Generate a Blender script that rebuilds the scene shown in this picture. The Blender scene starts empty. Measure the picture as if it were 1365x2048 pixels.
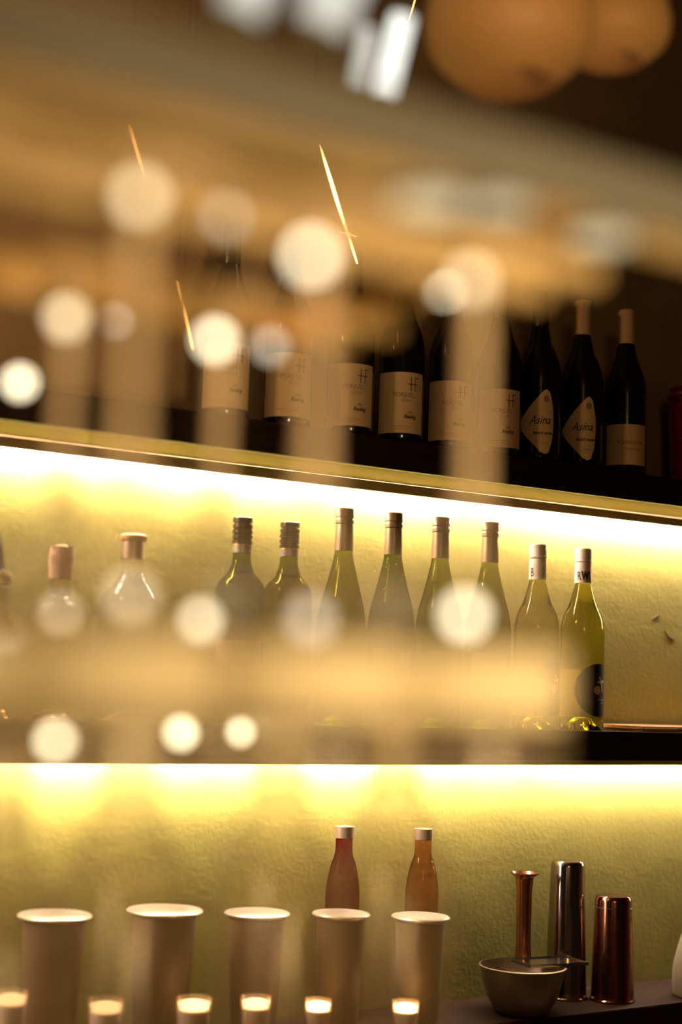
import bpy, math, random
from mathutils import Vector, Matrix
random.seed(7)
S = bpy.context.scene
C = S.collection
PI = math.pi

# ------------------------------------------------------------ camera
CAM = Vector((0, 0, 1.45))
YAW, PITCH, ROLL, F = math.radians(32.2), math.radians(6.69), math.radians(1.94), 3000.0
fw = Vector((math.sin(YAW)*math.cos(PITCH), math.cos(YAW)*math.cos(PITCH), math.sin(PITCH)))
r0 = Vector((math.cos(YAW), -math.sin(YAW), 0)); u0 = r0.cross(fw)
rt = math.cos(ROLL)*r0 + math.sin(ROLL)*u0
up = -math.sin(ROLL)*r0 + math.cos(ROLL)*u0
cam = bpy.data.cameras.new('camera'); co = bpy.data.objects.new('camera', cam); C.objects.link(co)
m = Matrix((rt, up, -fw)).transposed().to_4x4(); m.translation = CAM
co.matrix_world = m
cam.sensor_fit = 'VERTICAL'; cam.sensor_height = 36.0; cam.lens = F/2048*36.0
cam.clip_start = 0.05
cam.dof.use_dof = True; cam.dof.focus_distance = 2.5; cam.dof.aperture_fstop = 1.70
S.camera = co

def ray(x, y): return fw + rt*((x-682.5)/F) - up*((y-1024)/F)
def atY(x, y, Y):
    d = ray(x, y); return CAM + d*(Y/d.y)
def atD(x, y, z): return CAM + ray(x, y)*z

# ------------------------------------------------------------ world, exposure, lamps
w = bpy.data.worlds.new('world'); S.world = w; w.use_nodes = True
bg = w.node_tree.nodes['Background']; bg.inputs[0].default_value = (1.0, .62, .34, 1); bg.inputs[1].default_value = 0.012
S.view_settings.view_transform = 'Standard'; S.view_settings.look = 'None'
S.view_settings.exposure = 0.0; S.view_settings.gamma = 1.0; S.view_settings.use_curve_mapping = False
S.cycles.transparent_max_bounces = 40; S.cycles.max_bounces = 14; S.cycles.transmission_bounces = 12
S.cycles.use_adaptive_sampling = False
S.cycles.use_denoising = True
S.cycles.sample_clamp_indirect = 6.0
S.cycles.caustics_refractive = True; S.cycles.caustics_reflective = False; S.cycles.blur_glossy = 0.6
LED_L = 330.0

def area(name, loc, target, size, energy, col):
    l = bpy.data.lights.new(name, 'AREA'); l.size = size; l.energy = energy; l.color = col
    o = bpy.data.objects.new(name, l); C.objects.link(o); o.location = loc
    o.rotation_euler = (Vector(target)-Vector(loc)).to_track_quat('-Z', 'Y').to_euler(); return o
area('room_lamp', (-.5, -1.6, 2.35), (.9, 1.6, 1.5), .5, 9.5, (1, .54, .19))
area('sconce_lamp', (.10, 1.72, 2.35), (.8, 2.05, 1.9), .12, 3.4, (1, .58, .24))  # unseen lamp added to brighten the upper left wall
bl = area('bar_lamp', (.32, -.45, 1.15), (.42, .52, 1.68), .22, 2.5, (1, .66, .30)); bl.data.spread = math.radians(48)  # unseen lamp added to brighten the hanging glasses and rack

# ------------------------------------------------------------ materials
def nt(name):
    m_ = bpy.data.materials.new(name); m_.use_nodes = True; t = m_.node_tree; t.nodes.clear()
    o = t.nodes.new('ShaderNodeOutputMaterial'); return m_, t, o
def pbr(name, col, rough=.5, metal=0., bump=None, bstr=.3, var=0., vscale=8., coat=0., stretch=(1, 1, 1), emit=None, es=0.):
    m_, t, o = nt(name); b = t.nodes.new('ShaderNodeBsdfPrincipled'); t.links.new(b.outputs[0], o.inputs[0])
    b.inputs['Base Color'].default_value = (*col, 1); b.inputs['Roughness'].default_value = rough; b.inputs['Metallic'].default_value = metal
    b.inputs['Coat Weight'].default_value = coat
    if emit: b.inputs['Emission Color'].default_value = (*emit, 1); b.inputs['Emission Strength'].default_value = es
    tc = t.nodes.new('ShaderNodeTexCoord'); mp = t.nodes.new('ShaderNodeMapping'); mp.inputs['Scale'].default_value = stretch
    t.links.new(tc.outputs['Object'], mp.inputs[0])
    if var:
        n = t.nodes.new('ShaderNodeTexNoise'); n.inputs['Scale'].default_value = vscale; n.inputs['Detail'].default_value = 6
        t.links.new(mp.outputs[0], n.inputs[0])
        r = t.nodes.new('ShaderNodeValToRGB'); r.color_ramp.elements[0].position = .3; r.color_ramp.elements[1].position = .7
        r.color_ramp.elements[0].color = (*[c*(1-var) for c in col], 1); r.color_ramp.elements[1].color = (*[min(1, c*(1+var)) for c in col], 1)
        t.links.new(n.outputs[0], r.inputs[0]); t.links.new(r.outputs[0], b.inputs['Base Color'])
    if bump:
        n = t.nodes.new('ShaderNodeTexNoise'); n.inputs['Scale'].default_value = bump; n.inputs['Detail'].default_value = 5
        t.links.new(mp.outputs[0], n.inputs[0])
        bm_ = t.nodes.new('ShaderNodeBump'); bm_.inputs['Strength'].default_value = bstr; bm_.inputs['Distance'].default_value = .002
        t.links.new(n.outputs[0], bm_.inputs['Height']); t.links.new(bm_.outputs[0], b.inputs['Normal'])
    return m_
def glass(name, col, rough=.0, ior=1.42):
    m_, t, o = nt(name); g = t.nodes.new('ShaderNodeBsdfGlass'); g.inputs['Color'].default_value = (*col, 1)
    g.inputs['Roughness'].default_value = rough; g.inputs['IOR'].default_value = ior; t.links.new(g.outputs[0], o.inputs[0]); return m_
def veil(name, col, haze, gloss=.06, trans=(1, 1, 1), rough=.15):
    """thin washed bar glass: mostly clear, with a milky film and a soft gloss"""
    m_, t, o = nt(name)
    tr = t.nodes.new('ShaderNodeBsdfTransparent'); tr.inputs[0].default_value = (*trans, 1)
    df = t.nodes.new('ShaderNodeBsdfDiffuse'); df.inputs[0].default_value = (*col, 1)
    tl = t.nodes.new('ShaderNodeBsdfTranslucent'); tl.inputs[0].default_value = (*col, 1)
    gl = t.nodes.new('ShaderNodeBsdfGlossy'); gl.inputs['Roughness'].default_value = rough; gl.inputs[0].default_value = (1, .95, .85, 1)
    a = t.nodes.new('ShaderNodeMixShader'); a.inputs[0].default_value = .55
    t.links.new(df.outputs[0], a.inputs[1]); t.links.new(tl.outputs[0], a.inputs[2])
    b = t.nodes.new('ShaderNodeMixShader'); b.inputs[0].default_value = haze
    t.links.new(tr.outputs[0], b.inputs[1]); t.links.new(a.outputs[0], b.inputs[2])
    lw = t.nodes.new('ShaderNodeLayerWeight'); lw.inputs[0].default_value = .25
    mu = t.nodes.new('ShaderNodeMath'); mu.operation = 'MULTIPLY_ADD'; mu.inputs[1].default_value = .18; mu.inputs[2].default_value = gloss
    mu.use_clamp = True
    t.links.new(lw.outputs['Fresnel'], mu.inputs[0])
    c = t.nodes.new('ShaderNodeMixShader'); t.links.new(mu.outputs[0], c.inputs[0])
    t.links.new(b.outputs[0], c.inputs[1]); t.links.new(gl.outputs[0], c.inputs[2]); t.links.new(c.outputs[0], o.inputs[0])
    return m_
def emis(name, col, s):
    m_, t, o = nt(name); e = t.nodes.new('ShaderNodeEmission'); e.inputs[0].default_value = (*col, 1); e.inputs[1].default_value = s
    t.links.new(e.outputs[0], o.inputs[0]); return m_

def plaster():
    m_, t, o = nt('olive_plaster'); b = t.nodes.new('ShaderNodeBsdfPrincipled'); t.links.new(b.outputs[0], o.inputs[0])
    b.inputs['Roughness'].default_value = .75
    tc = t.nodes.new('ShaderNodeTexCoord')
    n = t.nodes.new('ShaderNodeTexNoise'); n.inputs['Scale'].default_value = 5; n.inputs['Detail'].default_value = 8
    t.links.new(tc.outputs['Object'], n.inputs[0])
    r = t.nodes.new('ShaderNodeValToRGB')
    r.color_ramp.elements[0].position = .3; r.color_ramp.elements[0].color = (.180, .172, .025, 1)
    r.color_ramp.elements[1].position = .7; r.color_ramp.elements[1].color = (.245, .225, .036, 1)
    t.links.new(n.outputs[0], r.inputs[0]); t.links.new(r.outputs[0], b.inputs['Base Color'])
    n1 = t.nodes.new('ShaderNodeTexNoise'); n1.inputs['Scale'].default_value = 120; n1.inputs['Detail'].default_value = 4
    n2 = t.nodes.new('ShaderNodeTexNoise'); n2.inputs['Scale'].default_value = 14; n2.inputs['Detail'].default_value = 3
    t.links.new(tc.outputs['Object'], n1.inputs[0]); t.links.new(tc.outputs['Object'], n2.inputs[0])
    mx = t.nodes.new('ShaderNodeMath'); mx.operation = 'MULTIPLY_ADD'; mx.inputs[1].default_value = 2.5
    t.links.new(n2.outputs[0], mx.inputs[0]); t.links.new(n1.outputs[0], mx.inputs[2])
    bp = t.nodes.new('ShaderNodeBump'); bp.inputs['Strength'].default_value = .32; bp.inputs['Distance'].default_value = .0022
    t.links.new(mx.outputs[0], bp.inputs['Height']); t.links.new(bp.outputs[0], b.inputs['Normal'])
    return m_
def transl(name, col):
    m_, t, o = nt(name); d = t.nodes.new('ShaderNodeBsdfDiffuse'); d.inputs[0].default_value = (*col, 1)
    l = t.nodes.new('ShaderNodeBsdfTranslucent'); l.inputs[0].default_value = (*col, 1)
    a = t.nodes.new('ShaderNodeMixShader'); t.links.new(d.outputs[0], a.inputs[1]); t.links.new(l.outputs[0], a.inputs[2]); t.links.new(a.outputs[0], o.inputs[0]); return m_
M = dict(
    plaster=plaster(),
    upwall=pbr('umber_plaster', (.24, .16, .085), .8, bump=90, bstr=.4, var=.15),
    darkwood=pbr('dark_wood', (.018, .010, .007), .42, bump=60, bstr=.25, stretch=(1, 8, 8), var=.3, vscale=20),
    shelftop=pbr('shelf_top_wood', (.022, .012, .006), .55, bump=60, bstr=.2, stretch=(1, 9, 9), var=.4, vscale=25),
    oak=pbr('oak', (.86, .72, .42), .55, bump=70, bstr=.3, stretch=(1, 14, 14), var=.12, vscale=20),
    bronze=pbr('bronze_profile', (.20, .15, .08), .5, .3),
    led=emis('led_glow', (1, .72, .60), LED_L),
    grey=pbr('grey_steel', (.095, .095, .085), .55, .2, var=.1),
    tan=pbr('tan_wood', (.34, .25, .12), .5, var=.12, vscale=10, stretch=(1, 6, 6)),
    brass=pbr('brass', (.75, .52, .22), .3, .9),
    floor=pbr('floor_boards', (.07, .045, .03), .6, var=.2),
    ceil=pbr('ceiling_paint', (.16, .10, .06), .85),
    steel=pbr('steel', (.62, .58, .52), .16, 1.),
    dullsteel=pbr('brushed_steel', (.30, .24, .15), .36, .85),
    steel2=pbr('satin_lid', (.50, .45, .32), .35, .6),
    olivetub=pbr('olive_tub', (.13, .085, .030), .6),
    gouge=pbr('dark_gouge', (.07, .06, .02), .9),
    tin=pbr('polished_tin', (.42, .36, .34), .13, 1.),
    copper=pbr('copper', (.72, .33, .17), .22, 1.),
    coppertin=pbr('dark_copper_tin', (.36, .16, .10), .16, 1.),
    green=glass('green_bottle_glass', (.60, .64, .16)),
    dkgreen=glass('deep_green_bottle_glass', (.40, .46, .10)),
    straw=glass('straw_wine_glass', (.93, .90, .42)),
    clear=glass('clear_spirit_glass', (.95, .90, .75)),
    black=pbr('black_bottle_glass', (.006, .006, .007), .12),
    bcap=pbr('black_screwcap', (.02, .018, .015), .3, .5),
    capsilver=pbr('silver_sleeve', (.42, .40, .36), .38, .5),
    captaupe=pbr('taupe_capsule', (.33, .25, .17), .38, .55),
    capcream=pbr('cream_capsule', (.80, .68, .55), .45),
    paper=pbr('label_paper', (.62, .44, .25), .7, bump=200, bstr=.05),
    ink=pbr('label_ink', (.010, .009, .008), .8),
    yellow=transl('yellow_label', (.95, .68, .06)),
    cork=pbr('cork', (.50, .33, .19), .8, bump=150, bstr=.4, var=.2, vscale=60),
    board=pbr('board_wood', (.45, .26, .10), .5, var=.2, vscale=20, stretch=(1, 8, 8)),
    jug=pbr('olive_stoneware', (.30, .27, .17), .5, var=.1),
    redglaze=pbr('deep_red', (.30, .015, .010), .25, coat=.5),
    gold=pbr('gold_trim', (.8, .38, .08), .3, 1.),
    white_wax=pbr('wax', (.8, .7, .55), .5),
    amber=pbr('amber_liquid', (.35, .08, .01), .1),
    redglass=glass('red_amber_glass', (.55, .11, .02)),
    amberglass=glass('amber_glass', (.80, .48, .22)),
    bowlclear=veil('clear_glass_bowl', (.95, .78, .55), .04, .01),
    bowl=veil('hanging_glass_bowl', (.95, .80, .60), .085, .02),
    stem=veil('hanging_glass_stem', (.95, .80, .60), .75, .08),
    foot=veil('hanging_glass_foot', (.95, .85, .68), .40, .10),
    band=veil('etched_band', (1., .92, .66), .95, .02),
    neck=veil('frosted_neck', (1., .84, .55), .38, .02),
    tumbler=veil('tumbler_glass', (.95, .68, .36), .11, .02),
    flame=emis('flame', (1, .60, .25), 14.),
    filament=emis('filament_glow', (1, .50, .16), 22.),
    bulb_hi=emis('bulb_bright', (1, .86, .56), 7.5),  # emissive tones for the stand-in glints on glass
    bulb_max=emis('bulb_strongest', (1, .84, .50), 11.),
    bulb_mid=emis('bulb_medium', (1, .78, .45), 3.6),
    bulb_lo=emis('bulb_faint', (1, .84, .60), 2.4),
    tube=emis('tube_glow', (.95, .95, .85), 1.5),  # emissive tone for the stand-in highlight streaks
    tubelo=emis('tube_glow_soft', (.95, .93, .78), .8),
    puck=emis('puck_glow', (1, .82, .48), .9),
    shade=pbr('amber_shade', (.38, .20, .06), .6, emit=(1, .42, .10), es=.07),
)

for k_ in ('shelftop', 'darkwood'):
    M[k_].node_tree.nodes['Principled BSDF'].inputs['Specular IOR Level'].default_value = .12
# ------------------------------------------------------------ mesh helpers
def link(name, verts, faces, mat, parent=None, smooth=False, loc=None):
    me = bpy.data.meshes.new(name); me.from_pydata([tuple(v) for v in verts], [], faces); me.update()
    import bmesh
    bm = bmesh.new(); bm.from_mesh(me); bmesh.ops.recalc_face_normals(bm, faces=bm.faces); bm.to_mesh(me); bm.free()
    if smooth:
        for p in me.polygons: p.use_smooth = True
        try: me.set_sharp_from_angle(angle=math.radians(38))
        except Exception: pass
    me.materials.append(M[mat] if isinstance(mat, str) else mat)
    o = bpy.data.objects.new(name, me); C.objects.link(o)
    if parent: o.parent = parent
    if loc is not None: o.location = loc
    return o
def boxg(x0, x1, y0, y1, z0, z1, b=0.0):
    """box with small chamfers when b > 0"""
    if b <= 0:
        v = [(x, y, z) for x in (x0, x1) for y in (y0, y1) for z in (z0, z1)]
        return v, [(0, 1, 3, 2), (4, 6, 7, 5), (0, 4, 5, 1), (2, 3, 7, 6), (0, 2, 6, 4), (1, 5, 7, 3)]
    import bmesh
    bm = bmesh.new(); bmesh.ops.create_cube(bm, size=1)
    for v in bm.verts: v.co = Vector(((x0+x1)/2+v.co.x*(x1-x0), (y0+y1)/2+v.co.y*(y1-y0), (z0+z1)/2+v.co.z*(z1-z0)))
    bmesh.ops.bevel(bm, geom=bm.edges[:], offset=b, segments=2, affect='EDGES')
    bm.verts.ensure_lookup_table()
    v = [tuple(q.co) for q in bm.verts]; f = [tuple(q.index for q in p.verts) for p in bm.faces]; bm.free(); return v, f
def box(name, x0, x1, y0, y1, z0, z1, mat, parent=None, b=0.0, loc=None):
    v, f = boxg(x0, x1, y0, y1, z0, z1, b); return link(name, v, f, mat, parent, False, loc)
def lathe(name, prof, mat, parent=None, seg=48, loc=None, sx=1, sy=1):
    """prof: (radius, z) from bottom to top; r = 0 closes"""
    v, f, rings = [], [], []
    for (r, z) in prof:
        if r <= 1e-6: rings.append([len(v)]); v.append((0, 0, z))
        else:
            rings.append(list(range(len(v), len(v)+seg)))
            v += [(r*sx*math.cos(2*PI*i/seg), r*sy*math.sin(2*PI*i/seg), z) for i in range(seg)]
    for a, b in zip(rings, rings[1:]):
        for i in range(seg):
            j = (i+1) % seg
            if len(a) == 1 and len(b) == 1: continue
            if len(a) == 1: f.append((a[0], b[j], b[i]))
            elif len(b) == 1: f.append((a[i], a[j], b[0]))
            else: f.append((a[i], a[j], b[j], b[i]))
    return link(name, v, f, mat, parent, True, loc)
def tube(name, pts, r, mat, parent=None, seg=10, loc=None):
    v, f = [], []; n = len(pts); pts = [Vector(p) for p in pts]
    rr = r if isinstance(r, (list, tuple)) else [r]*n
    for i, p in enumerate(pts):
        d = (pts[min(i+1, n-1)]-pts[max(i-1, 0)]).normalized()
        a = d.cross(Vector((0, 0, 1)) if abs(d.z) < .9 else Vector((1, 0, 0))).normalized(); b = d.cross(a)
        v += [p+(a*math.cos(2*PI*k/seg)+b*math.sin(2*PI*k/seg))*rr[i] for k in range(seg)]
    for i in range(n-1):
        for k in range(seg):
            j = (k+1) % seg; f.append((i*seg+k, i*seg+j, (i+1)*seg+j, (i+1)*seg+k))
    f.append(tuple(range(seg))); f.append(tuple(range((n-1)*seg, n*seg)))
    return link(name, v, f, mat, parent, True, loc)
def sm(pts, n=6):
    """Catmull-Rom through profile points"""
    out = []
    P = [pts[0]]+list(pts)+[pts[-1]]
    for i in range(1, len(P)-2):
        for k in range(n):
            t = k/n; q = []
            for a in (0, 1):
                p0, p1, p2, p3 = P[i-1][a], P[i][a], P[i+1][a], P[i+2][a]
                q.append(.5*((2*p1)+(-p0+p2)*t+(2*p0-5*p1+4*p2-p3)*t*t+(-p0+3*p1-3*p2+p3)*t**3))
            out.append((max(q[0], 0), q[1]))
    out.append(pts[-1]); return out
def patch(name, outline, R, mat, parent, rings=7, face=0.0, rfun=None):
    """outline in (arc length s, z) about a centre, laid on a cylinder of radius R; face = azimuth of s = 0"""
    cx = sum(p[0] for p in outline)/len(outline); cz = sum(p[1] for p in outline)/len(outline)
    def mp(s, z):
        rr = R if rfun is None else rfun(z)
        a = face + s/R; return (rr*math.cos(a), rr*math.sin(a), z)
    n = len(outline); v = [mp(cx, cz)]; f = []
    for k in range(1, rings+1):
        t = k/rings; v += [mp(cx+(p[0]-cx)*t, cz+(p[1]-cz)*t) for p in outline]
    for i in range(n):
        j = (i+1) % n; f.append((0, 1+i, 1+j))
        for k in range(rings-1):
            a = 1+k*n; b = a+n; f.append((a+i, b+i, b+j, a+j))
    return link(name, v, f, mat, parent, True)
def rrect(x0, x1, z0, z1, r=.001, n=14):
    o = []
    for (ax, az, bx, bz) in ((x0, z0, x1, z0), (x1, z0, x1, z1), (x1, z1, x0, z1), (x0, z1, x0, z0)):
        for k in range(n): t = k/n; o.append((ax+(bx-ax)*t, az+(bz-az)*t))
    return o
def lettering(txt, size, R, face, s0, z0, parent, mat='ink', align='CENTER', shear=0.0, sx=1.0, bold=0.0, name='lettering'):
    cu = bpy.data.curves.new('t', 'FONT'); cu.body = txt; cu.size = size; cu.align_x = align; cu.shear = shear; cu.offset = bold
    cu.resolution_u = 2
    to = bpy.data.objects.new('t', cu); C.objects.link(to)
    me = bpy.data.meshes.new_from_object(to); bpy.data.objects.remove(to)
    import bmesh
    bm = bmesh.new(); bm.from_mesh(me)
    for v in bm.verts:
        s = s0+v.co.x*sx; z = z0+v.co.y; a = face+s/R
        v.co = Vector((R*math.cos(a), R*math.sin(a), z))
    bm.to_mesh(me); bm.free(); me.name = name
    me.materials.clear(); me.materials.append(M[mat])
    o = bpy.data.objects.new(name, me); C.objects.link(o); o.parent = parent; return o
def thing(name, label, cat, loc=(0, 0, 0), rz=0, group=None):
    o = bpy.data.objects.new(name, None); C.objects.link(o); o.location = loc; o.rotation_euler = (0, 0, rz)
    o.empty_display_size = .02
    o['label'] = label; o['category'] = cat; o['kind'] = 'thing'
    if group: o['group'] = group
    return o
def tag(o, label, cat, group=None):
    o['label'] = label; o['category'] = cat; o['kind'] = 'thing'
    if group: o['group'] = group
    return o
def struct(o): o['kind'] = 'structure'; return o
def az(p):            # azimuth that faces the camera from p
    return math.atan2(CAM.y-p[1], CAM.x-p[0])

# ------------------------------------------------------------ setting
WY = 2.092                       # wall plane
ZA, ZB, ZC = 1.45+.342, 1.45-.058, 1.45-.517      # shelf A underside, B top, C top
TH = .048
X0, X1 = -1.0, 4.2
struct(box('wall_back', X0, X1, WY, WY+.12, 0, ZA+.02, 'plaster'))
struct(box('wall_back_upper', X0, X1, WY, WY+.12, ZA+.02, 3.05, 'upwall'))
struct(box('floor', X0, X1, -2.6, WY+.12, -.08, 0, 'floor'))
struct(box('ceiling', X0, X1, -2.6, WY+.12, 3.05, 3.12, 'ceil'))
struct(box('wall_right', X1, X1+.1, -2.6, WY+.12, 0, 3.05, 'upwall'))
# plaster gouges
def gouge(name, px, py, pts, lab):
    p = atY(px, py, WY)
    o = tube(name, [(a*.001, -.0004, b*.001) for a, b in pts], [.0006]+[.0018]*(len(pts)-2)+[.0006], 'gouge', loc=p)
    return struct(o)
gouge('trim_1', 1312, 1238, [(-8, -2), (-3, 2), (2, 5), (8, 8)], '')
gouge('trim_2', 1340, 1270, [(-14, 8), (-7, 0), (0, -6), (8, -9), (14, -5)], '')

def shelf(name, z0, z1, label, lightlabel, under='oak'):
    t = thing(name, label, 'shelf', (0, WY, z0))
    box('board', X0+.05, X1-.05, 1.934-WY, -.001, .003, z1-z0, 'darkwood' if name != 'x' else 'oak', t, .002)
    box('fascia', X0+.05, X1-.05, 1.92-WY, 1.934-WY, .0, z1-z0, 'darkwood', t, .0012)
    box('underside_panel', X0+.06, X1-.06, 1.935-WY, 2.049-WY, 0.0, .003, under, t)
    l = thing('led_strip_light', lightlabel, 'light', (0, 2.05, z0), group='led strips under the shelves')
    box('housing', X0+.1, X1-.1, 0, .012, -.016, -.0005, 'bronze', l, .001)
    box('diffuser', X0+.1, X1-.1, .0125, .020, -.015, -.001, 'led', l)
    return t
shelf('wall_shelf', ZA, ZA+TH, 'upper dark wooden wall shelf carrying bottles with paper labels', 'warm glowing light strip under the upper wine shelf')
shelf('wall_shelf', ZB-TH, ZB, 'middle dark wooden wall shelf carrying green and pale wine bottles', 'warm glowing light strip under the middle wine shelf')
t = thing('wall_shelf', 'lowest dark wooden shelf carrying shaker tins and steel pan', 'shelf', (0, WY, ZC-.04))
box('board', X0+.05, X1-.05, 1.92-WY, -.001, 0, .04, 'shelftop', t, .0015)

# ------------------------------------------------------------ bottles
def screwcap(parent, r, z0, z1, mat, ribs=5, ribdepth=.0012, z_sleeve=None, smat=None):
    n = ribs; prof = [(r-.001, z0)]; H = z1-z0
    for i in range(n):
        a = z0+H*(i/n); b = z0+H*((i+1)/n)
        prof += [(r, a+.0004), (r, b-H/n*.35), (r-ribdepth, b-H/n*.3), (r-ribdepth, b-.0004)]
    prof = prof[:-2]+[(r, z1-.001), (r-.0015, z1), (0, z1)]
    return lathe('screw_cap', [(0, z0)]+prof, mat, parent, 32)
def bottle_body(R, H, neck, sh0, sh1, punt=.018):
    """solid profile bottom to top; sh0 = shoulder start, sh1 = neck start"""
    p = [(0, punt), (R*.35, punt*.85), (R*.62, punt*.35), (R*.78, .001), (R*.9, 0), (R, .006)]
    p += [(R, z) for z in (.02, sh0*.5, sh0)]
    return p
def bordeaux(name, base, H, label, cat, R=.0375, glassmat='dkgreen', ww=0, group=None):
    t = thing(name, label, cat, base, group=group)
    k = .0145
    p = bottle_body(R, H, k, H*.57, H*.72)
    s = sm([(R, H*.60), (R*.985, H*.645), (R*.86, H*.685), (R*.58, H*.722), (k*1.15, H*.757), (k*.98, H*.79), (k*.93, H*.83)], 5)
    p += s[1:]+[(k*.93, H-.012), (0, H-.012)]
    lathe('glass_body', p, glassmat, t)
    lathe('sleeve', [(0, H*.825), (k*.99, H*.826), (k*1.0, H-.042), (0, H-.041)], 'capsilver', t, 32)
    screwcap(t, k*1.06, H-.041, H, 'bcap', 5, .003)
    lathe('gold_ring', [(k*1.02, H-.0428), (k*1.045, H-.0424), (k*1.045, H-.0415), (k*1.02, H-.041)], 'gold', t, 32)
    lettering('lf', .007, k*1.02, az(base), -.004, H*.865, t, shear=.3)
    a = az(base)
    lb = patch('label', rrect(-.042, .042, .045, H*.40), R+.0004, 'paper', t, face=a)
    return t
def hock(name, base, H, label, R=.0385, glassmat='green', group=None):
    t = thing(name, label, 'wine bottle', base, group=group); k = .0128
    p = bottle_body(R, H, k, H*.37, H*.8)
    s = sm([(R, H*.40), (R*.985, H*.47), (R*.88, H*.55), (R*.70, H*.63), (R*.52, H*.71), (k*1.16, H*.78), (k*1.02, H*.83)], 5)
    p += s[1:]+[(k, H-.012), (0, H-.012)]
    lathe('glass_body', p, glassmat, t)
    lathe('capsule', [(0, H*.80), (k*1.17, H*.801), (k*1.13, H*.87), (k*1.10, H-.0255), (0, H-.025)], 'captaupe', t, 32)
    c = lathe('screw_cap', [(0, H-.0245), (k*1.16, H-.024), (k*1.18, H-.019), (k*1.12, H-.018), (k*1.12, H-.015), (k*1.19, H-.014), (k*1.19, H-.003), (k*1.1, H-.0005), (0, H)], 'captaupe', t, 32)
    a = az(base)
    lb = patch('label', rrect(-.034, .034, .05, H*.36), R+.0004, 'paper', t, face=a+.1)
    return t
def blackdisc_bottle(name, base, H, label, txt, tx, rot, group=None):
    R = .0385; t = thing(name, label, 'wine bottle', base, group=group); k = .0135
    p = bottle_body(R, H, k, H*.47, H*.8, .024)
    s = sm([(R, H*.50), (R*.985, H*.56), (R*.86, H*.625), (R*.62, H*.69), (k*1.35, H*.75), (k*1.03, H*.80), (k*.95, H*.85)], 5)
    p += s[1:]+[(k*.95, H-.012), (0, H-.012)]
    lathe('glass_body', p, 'straw', t)
    lathe('capsule', [(0, H*.805), (k*1.10, H*.806), (k*1.08, H-.0255), (0, H-.025)], 'capcream', t, 32)
    lathe('screw_cap', [(0, H-.0245), (k*1.09, H-.024), (k*1.12, H-.021), (k*1.07, H-.020), (k*1.10, H-.018), (k*1.10, H-.002), (k*1.0, H-.0004), (0, H)], 'capcream', t, 32)
    a = az(base)
    for (q, off, b) in zip(txt, tx, (0.0003, .0012, .0010)):
        lettering(q, .0205, k*1.14, a, off, H*.822, t, sx=.62, bold=b)
    cx = .022; fa = a
    disc = [(.046*math.cos(i*2*PI/56)+.0345+rot, .069+.0455*math.sin(i*2*PI/56)) for i in range(56)]
    smax = (PI/2)*R-.0005
    disc = [(min(x, smax), z) for x, z in disc]
    d = patch('disc_label', disc, R+.0005, 'ink', t, rings=9, face=fa); d['label'] = 'round black label with pale fruit mark'
    RR = R+.0009
    patch('fruit_mark', [(.0315+rot+.0068*math.cos(i*2*PI/24)*1.15, .069+.0078*math.sin(i*2*PI/24)) for i in range(24)], RR, 'jugcream', d, 3, fa)
    q = [(.0335+rot, .092), (.036+rot, .0935), (.041+rot, .0855), (.049+rot, .0865), (.0495+rot, .083), (.044+rot, .081), (.0455+rot, .066), (.043+rot, .0655), (.040+rot, .080), (.031+rot, .0815), (.0305+rot, .0845), (.0375+rot, .085)]
    patch('stroke_mark', [(min(x, smax), z) for x, z in q], RR, 'jugcream', d, 3, fa)
    lettering('SAUVIGNON', .0042, RR, fa, .041+rot, .051, d, 'jugcream', sx=.8)
    lettering('BLANC', .0042, RR, fa, .043+rot, .046, d, 'jugcream', sx=.8)
    y = patch('side_label', rrect(-.052, -.002, .022, .104), R+.0003, 'yellow', t, face=fa); y['label'] = 'plain yellow label on the left side'
    return t
M['jugcream'] = pbr('pale_mark', (.62, .50, .22), .6)

def ub(px, pytop, Y=1.99):     # a base point on the middle shelf under the cap pixel, and the height
    p = atY(px, pytop, Y); return Vector((p.x, p.y, ZB)), p.z-ZB
GB = 'wine bottles on the middle shelf'
b_, h_ = ub(487, 1035); bordeaux('wine_bottle', b_, h_, 'green wine bottle with black cap, left one of the two round-shouldered black-capped bottles', 'wine bottle', group=GB)
b_, h_ = ub(581, 1045); bordeaux('wine_bottle', b_, h_, 'green wine bottle with black cap directly left of the tall taupe-capped bottles', 'wine bottle', group=GB)
for px, py, lab, gm in ((691, 1017, 'tall slim green bottle with taupe cap, standing next to the black-capped bottles', 'green'),
                        (789, 1026, 'darkest tall slim green bottle with taupe cap, second of the four', 'dkgreen'),
                        (883, 1035, 'tall slim green bottle with taupe cap, third of the four', 'green'),
                        (982, 1045, 'tall slim green bottle with taupe cap, beside the cream-capped bottles', 'green')):
    b_, h_ = ub(px, py); hock('wine_bottle', b_, h_, lab, glassmat=gm, group=GB)
b_, h_ = ub(1077, 1089, 2.0); blackdisc_bottle('wine_bottle', b_, h_, 'pale wine bottle with cream cap lettered B R, half hidden by its neighbour', ['B', 'R', ''], [-.010, .0125, .02], .004, GB)
b_, h_ = ub(1168, 1097, 2.0); blackdisc_bottle('wine_bottle', b_, h_, 'pale wine bottle with cream cap lettered RWI and full black disc label', ['R', 'W', 'I'], [-.0075, .004, .0135], -.001, GB)
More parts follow.
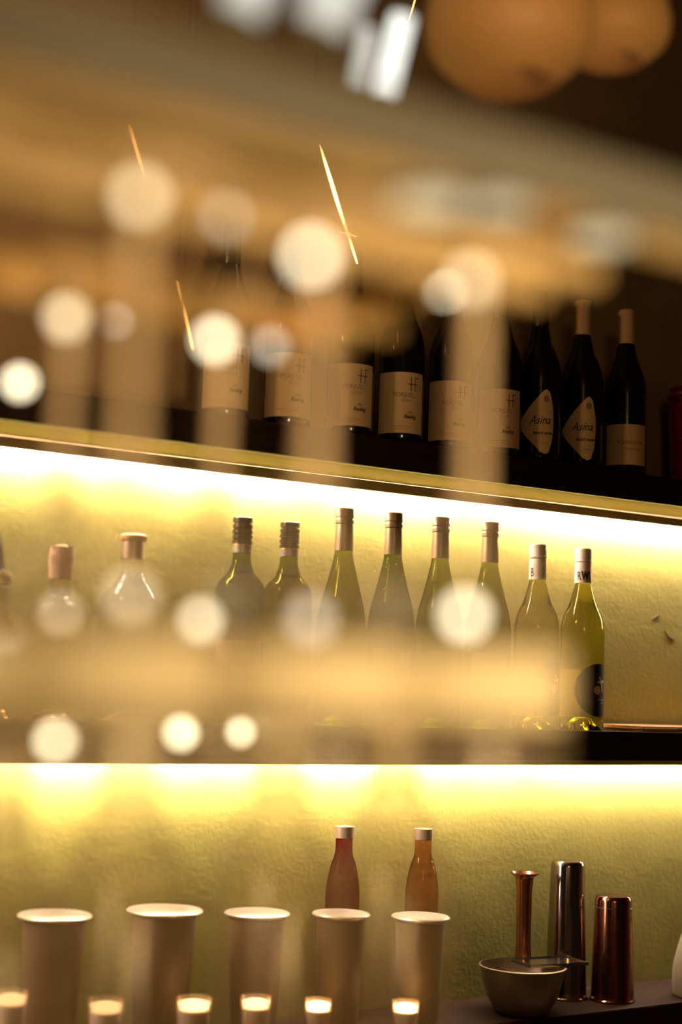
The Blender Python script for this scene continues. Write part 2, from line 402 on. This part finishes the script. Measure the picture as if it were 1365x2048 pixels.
# spirits on the left
b_, h_ = ub(125, 1090, 2.0)
t = thing('spirit_bottle', 'squat clear bottle with a fat cork stopper on the middle shelf', 'bottle', b_)
H = h_; R = .045
lathe('glass_body', bottle_body(R, H, .014, H*.46, H*.6)+sm([(R, H*.52), (R*.97, H*.60), (R*.8, H*.655), (R*.45, H*.69), (.0145, H*.72), (.014, H*.78)], 5)[1:]+[(.014, H*.80), (0, H*.80)], 'clear', t)
lathe('wax_collar', [(0, H*.80), (.0165, H*.801), (.0175, H*.83), (.0165, H*.85), (.018, H*.88), (.0185, H*.93), (0, H*.931)], 'cork', t, 32)
lathe('cork_stopper', [(0, H*.9315), (.0175, H*.932), (.0172, H-.003), (.009, H-.002), (.006, H), (0, H)], 'cork', t, 32)
b_, h_ = ub(268, 1067, 2.0)
t = thing('spirit_bottle', 'round-shouldered bottle with a wide flat brown stopper on the middle shelf', 'bottle', b_)
H = h_; R = .046
lathe('glass_body', bottle_body(R, H, .014, H*.46, H*.6)+sm([(R, H*.50), (R*.97, H*.60), (R*.82, H*.67), (R*.55, H*.735), (.0165, H*.79), (.0158, H*.84)], 5)[1:]+[(.0155, H*.86), (0, H*.86)], 'clear', t)
lathe('foil_neck', [(0, H*.861), (.0165, H*.862), (.0165, H*.955), (0, H*.956)], 'captaupe', t, 32)
lathe('stopper', [(0, H*.9565), (.0178, H*.957), (.0195, H*.965), (.0195, H*.985), (.016, H-.001), (0, H)], 'board', t, 32)
p = atY(2, 1140, 2.0)
t = thing('spirit_bottle', 'bottle with metal pourer at the left edge of the middle shelf', 'bottle', (p.x, p.y, ZB))
H = p.z-ZB
lathe('glass_body', bottle_body(.036, H, .013, H*.40, H*.6)+sm([(.036, H*.45), (.033, H*.55), (.02, H*.66), (.0125, H*.74), (.0115, H*.9)], 5)[1:]+[(0, H*.905)], 'clear', t)
lathe('collar', [(0, H*.906), (.0145, H*.907), (.0155, H*.93), (.0125, H*.94), (.0165, H*.955), (.014, H*.985), (0, H)], 'brass', t, 32)
tube('pour_spout', [(0, 0, H+.0005), (-.004, 0, H+.03), (-.012, 0, H+.062)], [.006, .005, .0035], 'bcap', t)

# ---- upper shelf bottles
ZT = ZA+TH
GU = 'dark bottles on the upper shelf'
def upper(px, pyl, kind, label, H=.302, off=0.0):
    p = atY(px, pyl, 1.965); base = Vector((p.x, 1.965, ZT)); R = .0372; k = .0135
    t = thing('wine_bottle', label, 'wine bottle', base, group=GU); a = az(base)+off
    pr = bottle_body(R, H, k, H*.42, H*.8)
    pr += sm([(R, H*.45), (R*.985, H*.53), (R*.84, H*.61), (R*.58, H*.69), (k*1.25, H*.76), (k*1.02, H*.81), (k, H*.85)], 5)[1:]+[(k, H-.012), (0, H-.012)]
    lathe('glass_body', pr, 'black', t)
    lathe('capsule', [(0, H*.79), (k*1.10, H*.791), (k*1.08, H-.003), (k*.98, H-.0005), (0, H)], 'paper' if px > 1100 else 'bcap', t, 32)
    Rr = R+.0005; RR = R+.0009
    if kind == 'H':
        l = patch('label', rrect(-.043, .043, .014, .112), Rr, 'paper', t, face=a)
        for s in (.017, .0245):
            patch('letter_stroke', rrect(s-.0006, s+.0006, .082, .104), RR, 'ink', l, 2, a)
        patch('letter_stroke', rrect(.011, .029, .0925, .0937), RR, 'ink', l, 2, a)
        patch('letter_stroke', rrect(.0245, .031, .103, .1042), RR, 'ink', l, 2, a)
        lettering('FORJUEL', .0105, RR, a, .006, .072, l, 'faint', sx=.9)
        lettering('ESTATE', .005, RR, a, .010, .064, l, 'faint')
        lettering('the', .006, RR, a, .016, .046, l, shear=.3)
        lettering('Riesling', .0085, RR, a, .016, .038, l, shear=.4, sx=.8, bold=.0002)
        lettering('small hand picked vineyard', .003, RR, a, 0, .024, l, 'faint'); lettering('wine of the valley', .003, RR, a, 0, .020, l, 'faint')
    elif kind == 'D':
        pts = [(-.040, .066), (.008, .121), (.0135, .124), (.020, .118), (.0265, .09), (.0275, .065), (.0245, .035), (.018, .015), (.011, .0125), (.004, .016), (-.039, .060)]
        o = []
        for i in range(len(pts)):
            q0, q1 = pts[i], pts[(i+1) % len(pts)]
            for k_ in range(5): o.append((q0[0]+(q1[0]-q0[0])*k_/5, q0[1]+(q1[1]-q0[1])*k_/5))
        l = patch('label', o, Rr, 'paper', t, face=a); l['label'] = 'paper label pointed towards the left'
        ring = [(.013+.005*math.cos(i*PI/10), .107+.006*math.sin(i*PI/10)) for i in range(20)]
        rg = patch('round_emblem', ring, RR, 'faint', l, 2, a)
        lettering('Asina', .021, RR, a, .002, .064, l, shear=.4, sx=.8)
        lettering('PINOT NOIR', .0058, RR, a, .008, .046, l, bold=.0002); lettering('RESERVE', .0035, RR, a, .011, .030, l, 'faint')
    else:
        l = patch('label', rrect(-.041, .041, .016, .088), Rr, 'paper', t, face=a)
        lettering('Valmora', .014, RR, a, .006, .052, l, 'faint', shear=.3); lettering('Pinot Noir', .007, RR, a, .012, .042, l, 'faint')
    return t
M['faint'] = pbr('faded_ink', (.26, .17, .11), .7)
nth = ['leftmost', 'second', 'third', 'fourth', 'fifth', 'sixth']
for px, py, lab in ((452, 760, 'dark bottle with beige label, farthest left in the upper row'),
                (575, 790, 'dark bottle with veiled beige monogram label, left of the four clearly seen'),
                (700, 800, 'dark bottle with crossed H monogram label, first of the clearly seen four'),
                (801, 820, 'dark bottle with crossed H monogram label, second of the clearly seen four'),
                (900, 830, 'dark bottle with crossed H monogram label, third of the clearly seen four'),
                (998, 845, 'dark bottle with crossed H monogram label, directly beside the pointed labels')):
    upper(px, py, 'H', lab)
upper(1078, 840, 'D', 'dark bottle with pointed arrow-like label, left of the two such')
upper(1163, 860, 'D', 'dark bottle with pointed arrow-like label, right of the two such')
upper(1251, 880, 'S', 'dark bottle with short wide label at the right end of the upper row', off=.05)
# red gilded canister at the right edge
p = atY(1392, 845, 1.99)
t = thing('canister', 'deep red canister with gold rings at the right end of the upper shelf', 'canister', (p.x, 1.99, ZT))
lathe('body', [(0, 0), (.042, 0), (.045, .006), (.048, .10), (.050, .165), (0, .166)], 'redglaze', t)
lathe('lid', [(0, .1665), (.052, .167), (.053, .176), (.047, .181), (.049, .188), (.02, .196), (0, .197)], 'redglaze', t)
lathe('gold_ring', [(.0503, .158), (.0512, .160), (.0512, .165), (.0503, .1655)], 'gold', t)
lathe('gold_ring', [(.0527, .171), (.0538, .172), (.0538, .176), (.0527, .177)], 'gold', t)
for i in range(9):
    a = az((p.x, 1.99))-.9+i*.22
    patch('gold_flower', [(.004*math.cos(k*PI/4), .03+.028*(i % 4)+.004*math.sin(k*PI/4)) for k in range(8)], .0492, 'gold', t, 2, a)

# ------------------------------------------------------------ board on the middle shelf
p = atY(1250, 1451, 1.985)
t = thing('serving_board', 'flat wooden serving board lying right of the cream-capped bottles', 'board', (p.x, 1.985, ZB))
v, f = boxg(0, .34, -.045, .09, 0.0005, .0095, .004); link('board', v, f, 'board', t)
box('edge_strip', .002, .338, -.0462, -.0452, .007, .009, 'oak', t)

# ------------------------------------------------------------ lower shelf
def onC(px, py, Y):
    p = atY(px, py, Y); return Vector((p.x, Y, ZC)), p.z-ZC
b_, h_ = onC(1122, 1727, 2.005)
def tin(base, H, r0, r1, mat, label, ring=False):
    t = thing('shaker_tin', label, 'shaker', base)
    lathe('cup', [(r1*.93, .0005), (r1*1.03, 0), (r1*1.04, .003), (r1*.985, .005), (r0+(r1-r0)*.08, H-.008), (r0*.97, H-.002), (r0*.9, H), (r0*.5, H-.001), (0, H-.002)], mat, t, 64)
    if ring: lathe('base_seam', [(r0*1.035, H-.020), (r0*1.05, H-.0193), (r0*1.035, H-.0186)], 'bcap', t, 64)
    return t
tin(Vector((atY(1140, 1727, 2.03).x, 2.035, ZC)), h_, .0285, .0365, 'tin', 'tall silver shaker tin standing upside down on the lowest shelf')
b_, h_ = onC(1210, 1792, 1.985)
b_ = Vector((atY(1214, 1792, 2.0).x+.002, 1.985, ZC)); tin(b_, h_, .0310, .0380, 'coppertin', 'short dark copper shaker tin right of the tall silver one', True)
# steel pan
p = atY(1100, 1940, 1.93)
def pan(base, w, d, hgt, label, rz=0., group=None, flat=.010):
    t = thing('steel_pan', label, 'pan', base, rz, group)
    def ring(hw, hd, z, r):
        o = []
        for (sx, sy, a0) in ((1, 1, 0), (-1, 1, 90), (-1, -1, 180), (1, -1, 270)):
            for k in range(7):
                a = math.radians(a0+k*15); o.append((sx*(hw-r)+r*math.cos(a), sy*(hd-r)+r*math.sin(a), z))
        return o
    rs = [ring(w*.30, d*.26, .002, .012), ring(w*.38, d*.34, .0005, .018), ring(w*.43, d*.40, .012, .022), ring(w*.46, d*.46, hgt*.5, .02), ring(w*.48, d*.48, hgt-.002, .014),
          ring(w*.5+flat, d*.5+flat, hgt, .006), ring(w*.5+flat, d*.5+flat, hgt+.0025, .006), ring(w*.48-.001, d*.48-.001, hgt+.0025, .013), ring(w*.45, d*.45, hgt*.5, .02), ring(w*.42, d*.39, .014, .02)]
    v = [q for r in rs for q in r]; n = 28; f = []
    for a in range(len(rs)-1):
        for i in range(n):
            j = (i+1) % n; f.append((a*n+i, a*n+j, (a+1)*n+j, (a+1)*n+i))
    f.append(tuple(range(n))); f.append(tuple(range((len(rs)-1)*n, len(rs)*n)))
    link('tray', v, f, 'steel', t, True)
    return t
b_, h_ = onC(1038, 1932, 1.965)
b_.x = atY(1045, 1985, 1.965).x
t = thing('steel_bowl', 'round steel mixing bowl left of the tall shaker tin', 'bowl', b_)
H = h_; R = .070
lathe('bowl', [(0, 0), (R*.50, 0), (R*.62, .004), (R*.82, H*.35), (R*.95, H*.75), (R, H-.001), (R*1.03, H), (R*.98, H+.0008), (R*.92, H*.75), (R*.78, H*.36), (R*.5, .006), (0, .004)], 'dullsteel', t, 64)
tr = thing('steel_tray', 'thin flat-rimmed steel tray resting across the round bowl', 'tray', (b_.x+.050, 1.958, ZC+H+.0014), math.radians(-8))
box('tray_pan', -.052, .052, -.030, .030, 0, .0035, 'steel', tr, .001)
for y0, y1 in ((-.034, -.0305), (.0305, .034)): box('rim', -.056, .056, y0, y1, .0005, .0055, 'steel', tr, .0008)
for x0, x1 in ((-.056, -.0525), (.0525, .056)): box('rim', x0, x1, -.030, .030, .0005, .0055, 'steel', tr, .0008)
# slim copper jigger
b_, h_ = onC(1050, 1745, 2.04)
t = thing('jigger', 'slim copper jigger with a flared top left of the tall tin', 'jigger', b_)
lathe('cup', [(0, 0), (.020, 0), (.0205, .003), (.014, h_*.35), (.0125, h_*.45), (.0135, h_-.03), (.016, h_-.008), (.0245, h_-.002), (.025, h_), (.022, h_), (.013, h_-.014), (0, h_-.016)], 'copper', t)
# stoneware jug at right edge
b_, h_ = onC(1400, 1832, 1.95)
t = thing('stoneware_jug', 'olive stoneware jug at the right end of the lowest shelf', 'jug', b_)
H = h_
lathe('body', sm([(0, .0005), (.040, 0), (.046, .01), (.0455, H*.35), (.037, H*.62), (.028, H*.82), (.026, H*.93)], 5)+[(.0, H*.931)], 'jug', t)
lathe('copper_lip', [(0, H*.932), (.0265, H*.933), (.029, H*.97), (.029, H), (0, H)], 'copper', t)
tube('handle', [(-.030, -.02, H*.70), (-.048, -.03, H*.66), (-.053, -.032, H*.56), (-.044, -.028, H*.45)], .0045, 'redglaze', t)
# tall red bottles
for px, py, lab, mt in ((690, 1650, 'tall red-brown bottle on the lowest shelf below the third green bottle', 'redglass'),
                    (848, 1655, 'tall amber bottle on the lowest shelf right of the red-brown one', 'amberglass')):
    b_, h_ = onC(px, py, 2.06)
    t = thing('syrup_bottle', lab, 'bottle', b_); H = h_
    lathe('glass_body', sm([(0, .001), (.024, 0), (.027, .006), (.027, H*.5), (.027, H*.66), (.021, H*.78), (.0145, H*.85), (.0135, H*.93)], 5)+[(0, H*.931)], mt, t)
    lathe('cap', [(0, H*.932), (.0155, H*.933), (.0155, H-.002), (0, H)], 'captaupe', t)
# row of round steel containers with rims
k = 0
for px, py, w in ((110, 1822, .052), (330, 1812, .056), (515, 1818, .05), (683, 1820, .045), (842, 1826, .047)):
    b_, h_ = onC(px, py, 2.02 if k < 3 else 1.985)
    lab = ['leftmost round lidded tub of the row on the lowest shelf', 'second round lidded tub from the left, below the flat-stoppered bottle', 'round lidded tub in the middle of the row, behind candles',
           'round lidded tub in front of the red-brown bottle', 'rightmost round lidded tub of the row, below the amber bottle'][k]
    t = thing('steel_tub', lab, 'tub', b_, group='round lidded tubs on the lowest shelf')
    H = h_
    lathe('tub_body', [(0, 0), (w*.62, 0), (w*.68, .004), (w*.84, H-.012), (0, H-.0115)], 'olivetub', t)
    lathe('lid', [(0, H-.011), (w*.86, H-.011), (w*.98, H-.008), (w, H-.006), (w*.96, H-.004), (w*.6, H-.0015), (0, H)], 'steel2', t)
    k += 1
# citrus piece on tub 2, spoons
p = atY(345, 1858, 1.95)
# glowing cups added in front for highlights on glass bases
k = 0
for px, py, w, hi in ((22, 1996, .022, 0), (212, 2012, .024, 0), (388, 2008, .025, 1), (512, 2005, .022, 1), (637, 2010, .020, 2), (812, 2013, .021, 2)):
    b_, h_ = onC(px, py, 1.935)
    lab = ['first and faintest tealight at the left edge of the lowest shelf', 'tealight with low amber flame, second from the left', 'wide tealight, third from the left on the lowest shelf',
           'tealight between the wide one and the two brightest', 'bright tealight, left of the two brightest', 'bright tealight nearest the steel pan'][k]
    t = thing('tealight', lab, 'candle', b_, group='tealights along the lowest shelf')
    hh = h_-.003
    lathe('glass_cup', [(w*.78, .0005), (w*.85, .002), (w, hh+.012), (w*1.02, hh+.012), (w*.9, .0), (w*.78, .0)], 'tumbler', t)
    lathe('wax', [(0, .001), (w*.72, .001), (w*.88, hh-.004), (0, hh-.004)], 'white_wax', t)
    lathe('flame', [(0, hh-.0035), (w*.75, hh-.003), (w*(.80 if hi > 1 else .6), hh+(.002 if hi else -.001)), (0, hh+(.0035 if hi else .0))], ['flame_lo', 'flame', 'flame_hi'][hi], t, 24) if False else None
    fl = lathe('flame', [(0, hh-.0035), (w*.80, hh-.003), (w*.9, hh+.005), (w*.6, hh+.007), (0, hh+.0075)], M.get('flame%d' % hi) or M.setdefault('flame%d' % hi, emis('flame%d' % hi, (1, .55, .22), (2., 5., 14.)[hi])), t, 24)  # glowing cap in place of a highlight on glassware
    k += 1

# ------------------------------------------------------------ glass gantry over the near bar
GZ = 1.45
def gz(h): return GZ+h
t = thing('glass_rack', 'overhead grey bar rack with tan wooden underside and hanging rails', 'rack', (0, .45, gz(.2)))
box('fascia', -.25, 1.3, 0, .012, 0, .022, 'grey', t, .002)
box('underside_board', -.25, 1.3, .012, .042, .001, .018, 'tan', t, .002)
for y in (.032, .068):
    box('rail', -.25, .43, y-.005, y+.005, -.022, -.014, 'tan', t, .001)
for y in (.17, .21):
    box('rail', -.25, .42, y-.004, y+.004, -.022, -.014, 'brass', t, .001)
for x in (-.2, .40, 1.2):
    box('bracket', x-.004, x+.004, .02, .105 if x > 1 else .215, -.0135, .0008, 'brass', t, .001)
for x in (-.2, 1.2):
    tube('drop_rod', [(x, .05, .0185), (x, .05, 3.05-gz(.2)-.001)], .005, 'brass', t)

def wine_glass(X, Y, label, Rb=.040, group='wine glasses hanging from the rack', band=True, mats=('foot', 'stem', 'bowl')):
    """hangs upside down; local z = 0 at the foot"""
    t = thing('wine_glass', label, 'wine glass', (X, Y, gz(.1865)), group=group)
    lathe('foot', [(0, 0), (.033, 0), (.034, -.0012), (.020, -.003), (.007, -.006), (.0045, -.011), (0, -.011)], mats[0], t, 40)
    lathe('stem', [(.0045, -.0115), (.0040, -.03), (.0038, -.07), (.0045, -.10), (.008, -.112)], mats[1], t, 24)
    pr = sm([(.008, -.1125), (.020, -.122), (.032, -.137), (Rb*.97, -.155), (Rb, -.172), (Rb*.985, -.196), (Rb*.94, -.2195)], 5)
    o = lathe('bowl', pr, mats[2], t, 48)
    tube('rim', [(Rb*.94*math.cos(i*PI/16), Rb*.94*math.sin(i*PI/16), -.2200) for i in range(33)], .0011, mats[0], t, 8)
    if band:
        lathe('etched_band', [(Rb*1.012, -.171), (Rb*1.018, -.180), (Rb*1.012, -.197)], 'band', t, 48)  # nearly opaque cream band round the bowl
    return t
wine_glass(.144, .50, 'blurred stemmed glass hanging at the far left edge of the front row')
wine_glass(.222, .50, 'blurred stemmed glass in the front row, its stem above the flat-stoppered bottle', Rb=.036)
wine_glass(.302, .50, 'blurred stemmed glass in the middle of the front row', Rb=.039)
wine_glass(.380, .50, 'blurred stemmed glass at the right end of the front row')
GR = 'wine glasses hanging from the rack'
wine_glass(.172, .64, 'blurred stemmed glass at the left end of the second row', band=False, mats=('foot', 'stem', 'bowlclear'))
wine_glass(.252, .64, 'blurred stemmed glass in the second row behind the two leftmost stems', band=False, mats=('foot', 'stem', 'bowlclear'))
wine_glass(.332, .64, 'blurred stemmed glass at the right end of the second row', band=False, mats=('foot', 'stem', 'bowlclear'))

# glowing balls standing in for glints on the glasses; sockets and wires added
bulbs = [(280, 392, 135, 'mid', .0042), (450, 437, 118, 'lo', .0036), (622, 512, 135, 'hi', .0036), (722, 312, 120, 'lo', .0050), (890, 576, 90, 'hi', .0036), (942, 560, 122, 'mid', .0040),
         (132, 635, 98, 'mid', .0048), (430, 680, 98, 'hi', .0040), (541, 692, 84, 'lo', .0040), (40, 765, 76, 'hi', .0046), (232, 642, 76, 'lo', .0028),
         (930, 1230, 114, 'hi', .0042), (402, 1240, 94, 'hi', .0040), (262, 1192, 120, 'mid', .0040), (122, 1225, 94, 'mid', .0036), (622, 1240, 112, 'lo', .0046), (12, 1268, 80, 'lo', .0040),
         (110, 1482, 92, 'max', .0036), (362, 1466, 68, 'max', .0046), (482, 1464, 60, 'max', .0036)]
where = ['left of the striped grey disc near the top', 'just right of the top left pair', 'over the middle stem', 'close under the rack fascia', 'small and crisp over the right stem', 'behind the crisp one over the right stem',
         'over the leftmost blurred column', 'low over the second-row right stem', 'right beside the low one over the second row', 'at the left edge above the upper shelf', 'tiny one between the two left columns',
         'large and bright before the last tall green bottle', 'bright, left of the black-capped bottle', 'before the flat-stoppered bottle', 'before the cork-stoppered bottle', 'faint, before the second black-capped bottle', 'at the left edge before the pourer bottle',
         'lowest at the left, near the rims', 'lowest one below the bright left disc', 'lowest one below the black-capped bottle']
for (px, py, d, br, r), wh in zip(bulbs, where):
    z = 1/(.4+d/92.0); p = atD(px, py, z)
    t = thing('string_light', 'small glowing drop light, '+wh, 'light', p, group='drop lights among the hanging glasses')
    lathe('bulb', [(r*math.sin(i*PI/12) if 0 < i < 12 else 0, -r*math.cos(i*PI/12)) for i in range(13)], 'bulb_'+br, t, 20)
    lathe('socket', [(0, r*1.01), (.0016, r*1.01), (.0012, r+.005), (0, r+.005)], 'brass', t, 12)
    top = gz(.2)-p.z if p.y < .67 else 3.049-p.z
    if top > .02: tube('wire', [(0, 0, r+.005), (0, 0, top-.001)], .0003, 'bcap', t, 6)

# glowing discs standing in for lit glass feet under the rack
for px, py, r, wh in ((862, 392, .016, 'brightest disc under the rack right of centre'), (1000, 398, .013, 'smaller one right of the brightest'), (1205, 462, .014, 'last one at the right end under the rack')):
    d = ray(px, py); k_ = (.199)/d.z; p = CAM+d*k_
    t = thing('puck_light', 'round cream puck light, '+wh, 'light', p, group='puck lights under the rack')
    lathe('ring', [(r, -.004), (r*1.12, -.004), (r*1.12, .0), (r, .0)], 'grey', t, 32)
    lathe('lens', [(0, -.005), (r*.7, -.0045), (r*.99, -.003), (r*.99, -.0005), (0, -.0005)], 'puck', t, 32)

# glowing rods standing in for amber reflections; cords added
def rod(a, b, Y, r, label, extra=False, mat='filament'):
    A = atY(a[0], a[1], Y); B = atY(b[0], b[1], Y)
    t = thing('filament_lamp', label, 'light', A, group='slanting filament lamps')
    D = B-A
    tube('filament', [D*(i/8) for i in range(9)], [r*.15, r*.45, r*.8, r, r*1.1, r*1.0, r*.8, r*.8, r*.3], mat, t, 8)
    tube('cord', [Vector((0, 0, 0)), Vector((0, 0, 3.049-A.z))], .0003, 'bcap', t, 6)
    if extra:
        c = D*.78; x = Vector((.016, 0, -.001))
        tube('crossbar', [c-x, c+x], .0007, mat, t, 6)  # small cross flare shaped as a glowing bar
        lathe('bead', [(.0022*math.sin(i*PI/8) if 0 < i < 8 else 0, -.0022*math.cos(i*PI/8)) for i in range(9)], 'flame', t, 12, loc=c+Vector((0, -.003, 0)))
    return t
M['filament_lo'] = emis('filament_dim', (1, .42, .10), 4.)
rod((628, 255), (715, 528), 1.85, .0022, 'bright slanting amber filament lamp above the middle bottles', True, mat='filament')
rod((258, 250), (303, 392), 1.85, .0013, 'faint slanting amber filament at upper left', mat='filament_lo')
rod((355, 560), (386, 700), 1.85, .0016, 'dim slanting amber filament beside the gilded leaf', mat='filament_lo')
rod((836, -20), (818, 45), 1.85, .0012, 'short amber filament entering at the top edge', mat='filament_lo')
p = atY(365, 602, 1.86)
lf = thing('gilded_ornament', 'small gilded leaf ornament hanging beside the dim filament', 'ornament', p)
v = [(0, 0, 0), (.008, 0, -.001), (.016, 0, -.0005), (.026, 0, .0), (.033, 0, .001), (.026, 0, -.006), (.018, 0, -.007), (.012, 0, -.012), (.006, 0, -.007)]
n = len(v); v2 = [(x, .0015, z) for x, _, z in v]
o = link('gilded_leaf', v+v2, [tuple(range(n)), tuple(range(2*n-1, n-1, -1))]+[(i, (i+1) % n, n+(i+1) % n, n+i) for i in range(n)], 'gold', lf)
tube('cord', [(.002, .0007, 0), (.002, .0007, 3.049-p.z)], .0003, 'bcap', lf, 6)

# glowing tubes standing in for glass highlights, and amber shades beyond the rack
k = 0
for a, b, z, r, lab in (((738, 60), (716, 170), 1.05, .0055, 'slim white tube lamp, left and dimmer of the crisp pair at the top'), ((806, 35), (768, 190), 1.1, .0085, 'brightest white tube lamp at the top of the picture'),
                   ((690, -60), (640, 60), .75, .013, 'wide soft white tube lamp left of the crisp pair'), ((515, -60), (478, 30), .72, .011, 'soft white tube lamp at the top left')):
    A, B = atD(*a, z), atD(*b, z)
    t = thing('tube_lamp', lab, 'light', A, group='white tube lamps above the rack'); D = B-A
    tube('tube', [D*(i/6) for i in range(7)], r, 'tube' if r == .0085 else 'tubelo', t, 16)
    for q in (D*.1, D*.9): tube('cord', [q+Vector((0, 0, r)), Vector((q.x, q.y, 3.049-A.z))], .0006, 'grey', t, 6)
    u_ = D.normalized(); tube('end_cap', [-u_*.004, -u_*.0003], r*1.1, 'grey', t, 16); tube('end_cap', [D+u_*.0003, D+u_*.004], r*1.1, 'grey', t, 16)
for px, py, z, r, hh, lab in ((1020, 60, 1.35, .075, .10, 'round amber lampshade above the rack, left of the drum one'), (1225, 60, 1.45, .055, .065, 'small amber drum lampshade at the top right')):
    p = atD(px, py, z)
    t = thing('pendant_lamp', lab, 'lamp', p)
    lathe('shade', sm([(r*.55, -hh*.5), (r*.95, -hh*.2), (r, hh*.2), (r*.8, hh*.6), (r*.3, hh*.85)], 5), 'shade', t)
    tube('cord', [(0, 0, hh*.8), (0, 0, 3.049-p.z)], .002, 'bcap', t, 8)

# near bar with a row of tall clear glasses
struct_bar = thing('bar_counter', 'near bar counter below the hanging glasses', 'counter', (0, .62, 0))
box('counter_top', -.6, 1.6, -.25, .30, 1.11, 1.15, 'darkwood', struct_bar, .004)
box('counter_front', -.55, 1.55, -.15, .25, .0, 1.1095, 'darkwood', struct_bar)
for cx, top, R, lab in ((8, 1490, .041, 'frosted-neck glass carafe on the near bar, at the left edge'), (266, 1440, .043, 'frosted-neck glass carafe on the near bar, second from the left'),
                        (565, 1440, .042, 'frosted-neck glass carafe on the near bar, third from the left'), (795, 1440, .041, 'frosted-neck glass carafe on the near bar, rightmost')):
    p = atY(cx, top, .84); H = p.z-1.15
    t = thing('carafe', lab, 'carafe', (p.x, .84, 1.15), group='carafes on the near bar')
    lathe('carafe_body', [(R*.86, .013), (R*.97, .03)]+sm([(R, .06), (R, H-.115), (R*.93, H-.095), (R*.62, H-.072), (.020, H-.055)], 5), 'tumbler', t, 48)
    lathe('frosted_neck', sm([(.0195, H-.0545), (.0175, H-.035), (.0180, H-.012), (.0195, H-.0015)], 4), 'neck', t, 40)
    tube('rim', [(.0195*math.cos(i*PI/16), .0195*math.sin(i*PI/16), H) for i in range(33)], .0014, 'foot', t, 8)
    lathe('thick_base', [(0, 0), (R*.82, 0), (R*.86, .011), (0, .012)], 'foot', t, 48)
